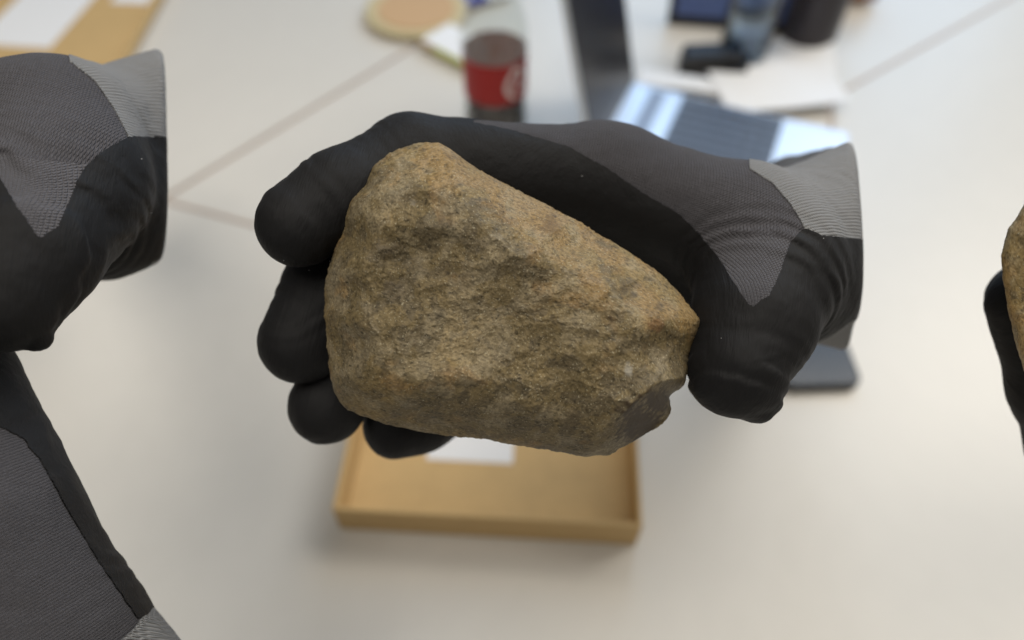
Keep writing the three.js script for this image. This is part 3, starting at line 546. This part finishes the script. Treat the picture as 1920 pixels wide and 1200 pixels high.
{
  const q = onTable(842, -6), t = thing('leaflet', 'white leaflet with a blue printed corner beyond the round board', 'leaflet', q, 0.5);
  part('sheet', rbox(0.15, 0.0006, 0.1, 0.0002), M_PAPER, t, V(0, 0.0085, 0)); part('blue_print', rbox(0.05, 0.0004, 0.03, 0.0001), std(0.05, 0.06, 0.32), t, V(0.012, 0.0092, 0.034));
}
function roundedSlab(w, d, h, r, bevel) {
  const sh = new THREE.Shape(), x = w / 2 - bevel, z = d / 2 - bevel, q = r - bevel;
  sh.moveTo(-x + q, -z); sh.lineTo(x - q, -z); sh.absarc(x - q, -z + q, q, -Math.PI / 2, 0); sh.lineTo(x, z - q); sh.absarc(x - q, z - q, q, 0, Math.PI / 2); sh.lineTo(-x + q, z); sh.absarc(-x + q, z - q, q, Math.PI / 2, Math.PI); sh.lineTo(-x, -z + q); sh.absarc(-x + q, -z + q, q, Math.PI, Math.PI * 1.5);
  return new THREE.ExtrudeGeometry(sh, { depth: h - 2 * bevel, bevelEnabled: true, bevelThickness: bevel, bevelSize: bevel, bevelSegments: 3, curveSegments: 10 }).rotateX(-Math.PI / 2).translate(0, bevel, 0);
}
function curled(w, d, seed) {
  const g = new THREE.BoxGeometry(w, 0.0004, d, 24, 1, 18), p = g.attributes.position;
  for (let i = 0; i < p.count; i++) { const x = p.getX(i), z = p.getZ(i); p.setY(i, p.getY(i) + 0.006 + 0.007 * fbm(x * 9 + seed, z * 11, seed, 2) + 0.004 * (x / w + 0.5) ** 4); }
  g.computeVertexNormals(); return g;
}
for (const [px, py, w, d, turn, y, seed, label] of [
  [1458, 128, 0.125, 0.105, -0.25, 0.004, 1, 'white sheet of paper lying beyond the open laptop, the farthest of three'],
  [1450, 182, 0.14, 0.08, 0.12, 0.008, 4, 'white sheet of paper overlapping the far edge of the laptop, the middle of three'],
  [1300, 172, 0.13, 0.03, -0.3, 0.003, 8, 'narrow white strip of paper along the laptop edge before the black case'],
]) tag(part('paper_sheet', curled(w, d, seed), M_PAPER, scene, onTable(px, py).setY(y), [0, turn, 0]), label, 'paper');
{
  const q = onTable(1335, 134), t = thing('black_case', 'low black case with a lumpy top before the clear bottle', 'case', q, -0.22), m = std(0.008, 0.008, 0.009, { roughness: 0.45 });
  part('body', rbox(0.082, 0.016, 0.044, 0.006, 4), m, t, V(0, 0.0085, 0));
  part('lid', rbox(0.07, 0.012, 0.036, 0.006, 4), m, t, V(-0.004, 0.0212, -0.003), [0, 0.1, 0.12]);
}
{
  const q = onTable(1388, 112), t = thing('clear_glass', 'clear glass with blue glints behind the black case', 'glass', q);
  const gl = new THREE.MeshPhysicalMaterial({ color: 0xdfeaf4, roughness: 0.04, transmission: 1, thickness: 0.01, ior: 1.5, attenuationColor: new THREE.Color().setRGB(0.55, 0.75, 0.95), attenuationDistance: 0.05 });
  part('glass_body', new THREE.LatheGeometry([[0.0001, 0.001], [0.026, 0.001], [0.029, 0.005], [0.031, 0.13], [0.0285, 0.13], [0.0265, 0.014], [0.0001, 0.011]].map(([r, y]) => new THREE.Vector2(r, y)), 56), gl, t);
}
{
  const q = onTable(1330, 52), t = thing('tablet', 'dark framed tablet with a blue shining screen beyond the glass', 'tablet', q, -0.15), g = new THREE.Group(); g.name = 'body'; g.rotation.x = -0.35; t.add(g);
  part('shell', rbox(0.17, 0.12, 0.008, 0.003, 3), std(0.02, 0.02, 0.022, { roughness: 0.4 }), g, V(0.03, 0.061, 0)); part('screen', rbox(0.152, 0.1, 0.001, 0.0004), std(0.1, 0.14, 0.3, { roughness: 0.08, specularIntensity: 1 }), g, V(0.03, 0.063, 0.0043));
}
{
  const q = onTable(1510, 78), t = thing('dark_mug', 'dark mug standing at the back near the brown wooden block', 'mug', q, 1.9), m = std(0.022, 0.016, 0.02, { roughness: 0.3 });
  part('cup', new THREE.LatheGeometry([[0.0001, 0.001], [0.03, 0.001], [0.0335, 0.006], [0.0345, 0.09], [0.031, 0.09], [0.0295, 0.01], [0.0001, 0.008]].map(([r, y]) => new THREE.Vector2(r, y)), 48), m, t);
  part('handle', new THREE.TorusGeometry(0.024, 0.0045, 12, 32, Math.PI).rotateZ(-Math.PI / 2).translate(0.034, 0.046, 0), m, t);
}
tag(part('wooden_block', rbox(0.14, 0.05, 0.05, 0.004), std(0.3, 0.14, 0.06, { roughness: 0.6 }), scene, onTable(1535, -2).setY(0.031), [0, 0.1, 0]), 'brown wooden block at the back right corner of the tables', 'block');
{
  const q = onTable(1534, 736), t = thing('mobile_phone', 'dark shiny phone lying on the table under the wrist', 'phone', V(q.x, 0.001, q.z - 0.066), 0.03);
  part('phone_body', roundedSlab(0.066, 0.132, 0.0078, 0.011, 0.0016), std(0.012, 0.014, 0.018, { roughness: 0.4 }), t);
  part('screen', roundedSlab(0.061, 0.127, 0.0006, 0.009, 0.0002), std(0.02, 0.03, 0.045, { roughness: 0.22, specularIntensity: 0.6 }), t, V(0, 0.0079, 0));
}

renderer.render(scene, camera);
